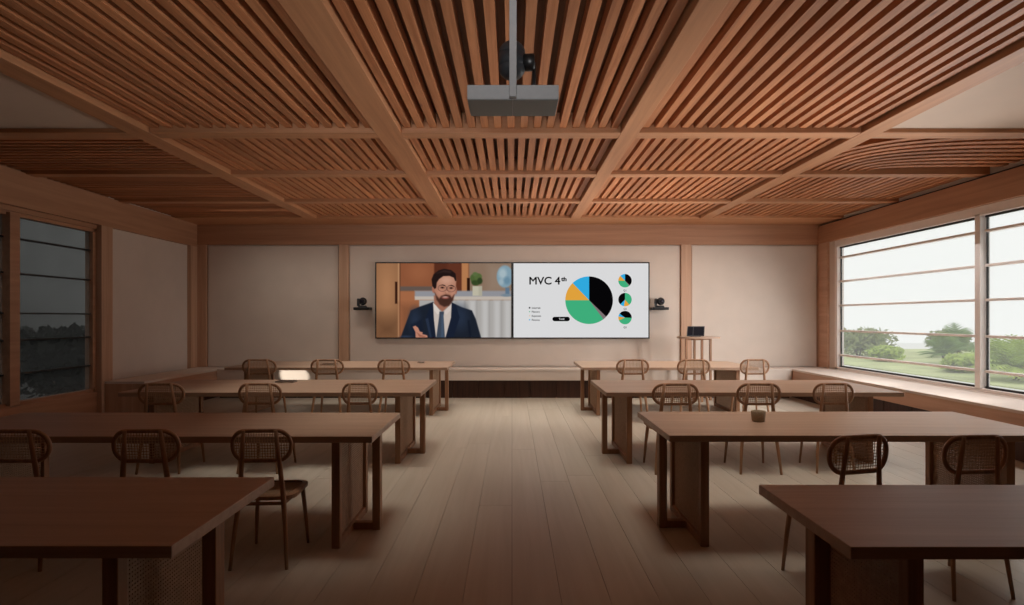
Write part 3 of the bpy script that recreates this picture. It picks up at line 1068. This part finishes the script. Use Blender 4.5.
# ================================================================== WALL CAMERAS
def wall_camera(px, label):
    x, _, z = PX(px, 308.4, 11.5)
    c = empty('conference_camera', (x, 11.5, z), 0, label, 'camera', 'conference cameras beside the screens')
    MB().box(-0.150, 0.150, -0.10, 0.165, -0.030, 0.022, 0.008).build('wall_shelf', M['black'], c)
    b = MB().lathe([(0.085, 0.022), (0.085, 0.040), (0.070, 0.052), (0.03, 0.056)], 28).build('swivel_base', M['dark_grey'], c)
    MB().box(-0.10, -0.055, -0.03, 0.03, 0.045, 0.19, 0.008).build('yoke_arm', M['dark_grey'], c)
    h = MB().ellipsoid((0.012, -0.01, 0.135), (0.076, 0.076, 0.075)).build('camera_head', M['black'], c)
    MB().lathe([(0.054, -0.066), (0.054, -0.095), (0.046, -0.102), (0.042, -0.090)], 28, (0.012, -0.01, 0.135), 'Y').build('lens_ring', M['dark_grey'], h)
    MB().lathe([(0.042, -0.084), (0.040, -0.094), (0.028, -0.102), (0.012, -0.105)], 24, (0.012, -0.01, 0.135), 'Y').build('lens', M['lens'], h)
    return c


wall_camera(362.4, 'black ball camera on a wall shelf beside the video call screen')
wall_camera(659.9, 'black ball camera on a wall shelf beside the pie chart screen')

# ================================================================== HANGING UNIT
BX0, BX1, BY0, BY1, BZ0, BZ1 = -0.236, 0.246, 3.15, 3.41, 2.65, 2.725
hu = empty('ceiling_projector', (0.005, 3.15, ZS0), 0, 'grey metal box with a black camera head hanging from a ceiling pole', 'projector')


def H(o):
    o.data.transform(Matrix.Translation((-0.005, -3.15, -ZS0)))
    o.parent = hu
    return o


H(MB().box(BX0, BX1, BY0, BY1, BZ0, BZ1, 0.004).build('housing', M['grey_metal']))
H(MB().box(-0.014, 0.024, BY0 - 0.038, BY0, BZ0, ZS0 - 0.012, 0.003).build('pole', M['grey_metal']))
H(MB().box(-0.06, 0.07, BY0 - 0.085, BY0 + 0.045, ZS0 - 0.012, ZS0, 0.003).build('ceiling_plate', M['grey_metal']))
o = MB()
o.ellipsoid((0.0, 3.30, 2.955), (0.074, 0.074, 0.066)).ellipsoid((0.0, 3.30, 2.875), (0.074, 0.074, 0.066))
o.lathe([(0.0735, 2.875), (0.0735, 2.955)], 24, (0.0, 3.30, 0.0))
head = H(o.build('camera_head', M['dark_grey']))
H(MB().box(BX0 + 0.003, 0.003, BY0 + 0.004, BY1 - 0.002, BZ0 - 0.004, BZ0 + 0.001, 0.001).box(0.006, BX1 - 0.003, BY0 + 0.004, BY1 - 0.002, BZ0 - 0.004, BZ0 + 0.001, 0.001).build('underside_plate', M['unit_base']))  # darker plates added to lower the tone of the box's underside
o = MB().lathe([(0.046, 0.060), (0.046, 0.118), (0.040, 0.124)], 20, (0.0, 3.30, 2.905), 'X')
H(o.build('pivot_knob', M['black']))
H(MB().tube([(0.121, 3.30, 2.905), (0.121, 3.30, 2.79), (0.112, 3.30, 2.722)], 0.010, 8).build('support_arm', M['black']))

# ================================================================== STAND WITH TABLET
sx, sy, sz = 3.36, 10.82, 1.165
st = empty('standing_table', (sx, sy, 0), 0, 'tall narrow wooden stand table holding a tablet by the screen wall', 'table')
o = []
for j in range(40):
    a = 2 * math.pi * j / 40
    ca_, sa_ = math.cos(a), math.sin(a)
    o.append((0.375 * math.copysign(abs(ca_) ** 0.7, ca_), 0.235 * math.copysign(abs(sa_) ** 0.7, sa_)))
MB().prism(o, sz - 0.032, sz).build('table_top', M['table'], st)
for lx, ly in ((-0.255, -0.13), (-0.03, 0.13), (0.025, -0.13), (0.262, 0.13)):
    MB().box(lx - 0.02, lx + 0.02, ly - 0.02, ly + 0.02, 0.0, sz - 0.032, 0.004).build('leg', M['table_leg'], st)
MB().box(-0.255, 0.025, -0.142, -0.118, sz - 0.062, sz - 0.033).box(-0.03, 0.262, 0.118, 0.142, sz - 0.062, sz - 0.033).box(-0.02, 0.02, -0.118, 0.118, sz - 0.062, sz - 0.033).build('apron', M['table_leg'], st)

tb = empty('touch_tablet', (sx - 0.075, sy - 0.02, sz), 0.0, 'dark tilted touch tablet standing on the tall narrow table', 'tablet')
m = MB()
lean = 0.06
for (w0, w1, z0, z1, yy, t) in ((-0.155, 0.155, 0.012, 0.185, 0.0, 0.014),):
    a = Vector((0, lean, 0.173)).normalized()
    n = Vector((0, -a.z, a.y))
    base = Vector((0, -0.06, 0.012))
    v = []
    for off in (0.0, -t):
        for u in (-1, 1):
            for q in (0, 1):
                sk = 0.03 * q
                v.append(m.bm.verts.new(base + Vector((u * 0.155 + sk, 0, 0)) + a * 0.185 * q + n * off))
    for f in ((0, 2, 3, 1), (4, 5, 7, 6), (0, 1, 5, 4), (2, 6, 7, 3), (0, 4, 6, 2), (1, 3, 7, 5)):
        m.bm.faces.new([v[i] for i in f])
body = m.build('tablet_body', M['slate'], tb)
m = MB()
for x0, x1 in ((-0.140, -0.055), (-0.040, 0.140)):
    m.poly([tuple(base + Vector((x_ + 0.03 * q, 0, 0)) + a * 0.185 * q + n * 0.0015) for x_, q in ((x0, 0.08), (x1, 0.08), (x1, 0.92), (x0, 0.92))])
m.build('tablet_screen', M['tablet_screen'], body)
MB().box(-0.09, 0.09, -0.075, 0.09, 0.0, 0.014, 0.004).build('tablet_stand', M['slate'], tb)
m = MB().tube([(0, 0.075, 0.008), (0, 0.055, 0.06), (0, -0.012, 0.10)], 0.012, 8)
m.build('stand_strut', M['slate'], tb)

# ================================================================== SMALL THINGS ON THE TABLES
c = MB().lathe([(0.040, 0.0), (0.044, 0.003), (0.052, 0.074), (0.050, 0.076), (0.046, 0.074), (0.039, 0.012), (0.01, 0.010)], 28).build('stone_cup', M['cup'], None, (1.79, 4.36, H_T))
tag(c, 'small speckled stone cup standing on a long oak table on the window side', 'cup')
for x, y, w, dp, lab in ((-2.93, 9.62, 0.23, 0.16, 'thin dark notebook lying on the dim-side table closest to the screens'),
                         (-2.64, 7.02, 0.21, 0.15, 'thin dark notebook lying on the dim-side table one row behind'),
                         (-1.52, 10.05, 0.11, 0.12, 'small dark pocket pad at the aisle end of the dim-side table by the screens')):
    nb = empty('notebook', (x, y, H_T), 0.05, lab, 'notebook', None)
    MB().box(-w / 2, w / 2, -dp / 2, dp / 2, 0.0, 0.003, 0.001).box(-w / 2, w / 2, -dp / 2, dp / 2, 0.013, 0.016, 0.001).box(-w / 2, -w / 2 + 0.003, -dp / 2, dp / 2, 0.001, 0.015).build('cover', M['notebook'], nb)
    MB().box(-w / 2 + 0.004, w / 2 - 0.004, -dp / 2 + 0.003, dp / 2 - 0.003, 0.003, 0.013).build('pages', M['bench_top'], nb)

# ================================================================== OUTSIDE
gr = struct(MB().box(XR + 0.26, 60, -30, 38, -0.25, -0.08).build('ground', M['terrace']))
struct(MB().box(11.2, 24, 8, 30, -0.09, -0.05).build('lawn', M['lawn']))


def leafball(mb, c, r, n, size, rnd):
    for _ in range(n):
        v = Vector((rnd.gauss(0, 1), rnd.gauss(0, 1), rnd.gauss(0, 1)))
        v.normalize()
        p = Vector(c) + Vector((v.x * r[0], v.y * r[1], v.z * r[2])) * rnd.uniform(0.55, 1.0)
        u = Vector((rnd.gauss(0, 1), rnd.gauss(0, 1), rnd.gauss(0, 1))).normalized()
        w = u.orthogonal().normalized()
        s = size * rnd.uniform(0.6, 1.3)
        vv = [mb.bm.verts.new(p + q) for q in (-u * s, w * s * 0.45, u * s, -w * s * 0.45)]
        mb.bm.faces.new(vv)


def shrub(x, y, w, h, mat, label, seed):
    rnd = random.Random(seed)
    s = empty('garden_shrub', (x, y, -0.06), 0, label, 'shrub', 'shrubs outside the big window')
    mb = MB()
    for _ in range(7):
        leafball(mb, (rnd.uniform(-w * 0.3, w * 0.3), rnd.uniform(-w * 0.3, w * 0.3), h * rnd.uniform(0.4, 0.68)), (w * 0.28, w * 0.28, h * 0.32), 200, 0.11, rnd)
    leafball(mb, (0, 0, h * 0.3), (w * 0.42, w * 0.42, h * 0.3), 300, 0.11, rnd)
    mb.build('foliage', mat, s)
    st_ = MB()
    for k in range(4):
        a = k * 1.6
        st_.tube([(0.03 * math.cos(a), 0.03 * math.sin(a), 0), (w * 0.2 * math.cos(a), w * 0.2 * math.sin(a), h * 0.6)], [0.03, 0.012], 6)
    st_.build('stems', M['bark'], s)
    return s


def palm(x, y, h, fr, mat, label, seed, n=22):
    rnd = random.Random(seed)
    s = empty('garden_palm', (x, y, -0.06), 0, label, 'palm', 'palms outside the big window')
    MB().tube([(0, 0, 0), (0.02, 0, h * 0.10), (0, 0.01, h * 0.22)], [0.07, 0.06, 0.05], 10).build('trunk', M['bark'], s)
    mb = MB()
    for k in range(n):
        a = 2 * math.pi * k / n + rnd.uniform(-0.2, 0.2)
        el = rnd.uniform(0.25, 1.5)
        L_ = fr * rnd.uniform(0.75, 1.1)
        prev = None
        for j in range(12):
            t = j / 11
            rad = L_ * t * math.cos(el) * (1 - 0.1 * t)
            z = h * 0.22 + L_ * (t * math.sin(el) - 0.45 * t * t * (1 - 0.3 * math.sin(el)))
            p = Vector((rad * math.cos(a), rad * math.sin(a), max(z, 0.02)))
            if prev is not None:
                d_ = (p - prev).normalized()
                side = d_.cross(Vector((0, 0, 1)))
                if side.length < 1e-3: side = Vector((1, 0, 0))
                side.normalize()
                ll = 0.30 * fr * math.sin(math.pi * min(1, t * 0.9 + 0.1)) + 0.02
                for sg in (-1, 1):
                    tip = p + side * sg * ll + d_ * ll * 0.6 - Vector((0, 0, ll * 0.25))
                    mb.bm.faces.new([mb.bm.verts.new(q) for q in (prev, p, tip)])
            prev = p
    mb.build('fronds', mat, s)
    return s


shrub(14.2, 24.6, 2.2, 1.25, M['leaf_olive'], 'olive green shrub outside the window, at the far end beside the corner', 1)
shrub(16.6, 28.6, 1.8, 1.05, M['leaf_green'], 'mid green shrub outside the far end of the window behind the lime one', 2)
shrub(13.4, 21.4, 1.2, 0.6, M['leaf_lime'], 'low lime green shrub on the lawn outside the far window pane', 3)
shrub(19.0, 26.0, 2.0, 1.1, M['leaf_olive'], 'olive shrub outside standing behind the small palm', 4)
palm(14.6, 20.3, 1.3, 1.15, M['leaf_green'], 'small green palm on the lawn seen through the far window pane', 5)
palm(17.4, 23.4, 1.5, 1.5, M['leaf_green'], 'taller slim palm on the lawn just before the window mullion', 6)
shrub(13.0, 17.4, 1.3, 0.55, M['leaf_lime'], 'low lime shrub outside directly before the window mullion', 7)
palm(12.6, 15.0, 1.2, 1.5, M['leaf_lime'], 'big bushy palm on the lawn behind the near window pane', 8, 30)
shrub(15.0, 18.4, 1.4, 0.9, M['leaf_lime'], 'lime green shrub beside the big bushy palm', 9)

# the shaded yard on the other side
struct(MB().box(-60, XL - 0.21, -20, 60, -0.25, -0.08).build('ground', M['yard_backdrop']))
struct(MB().box(-9.6, -9.3, -10, 40, -0.1, 9.0).build('yard_backdrop', M['yard_backdrop']))  # added wall that shuts out the sky to dim the side window


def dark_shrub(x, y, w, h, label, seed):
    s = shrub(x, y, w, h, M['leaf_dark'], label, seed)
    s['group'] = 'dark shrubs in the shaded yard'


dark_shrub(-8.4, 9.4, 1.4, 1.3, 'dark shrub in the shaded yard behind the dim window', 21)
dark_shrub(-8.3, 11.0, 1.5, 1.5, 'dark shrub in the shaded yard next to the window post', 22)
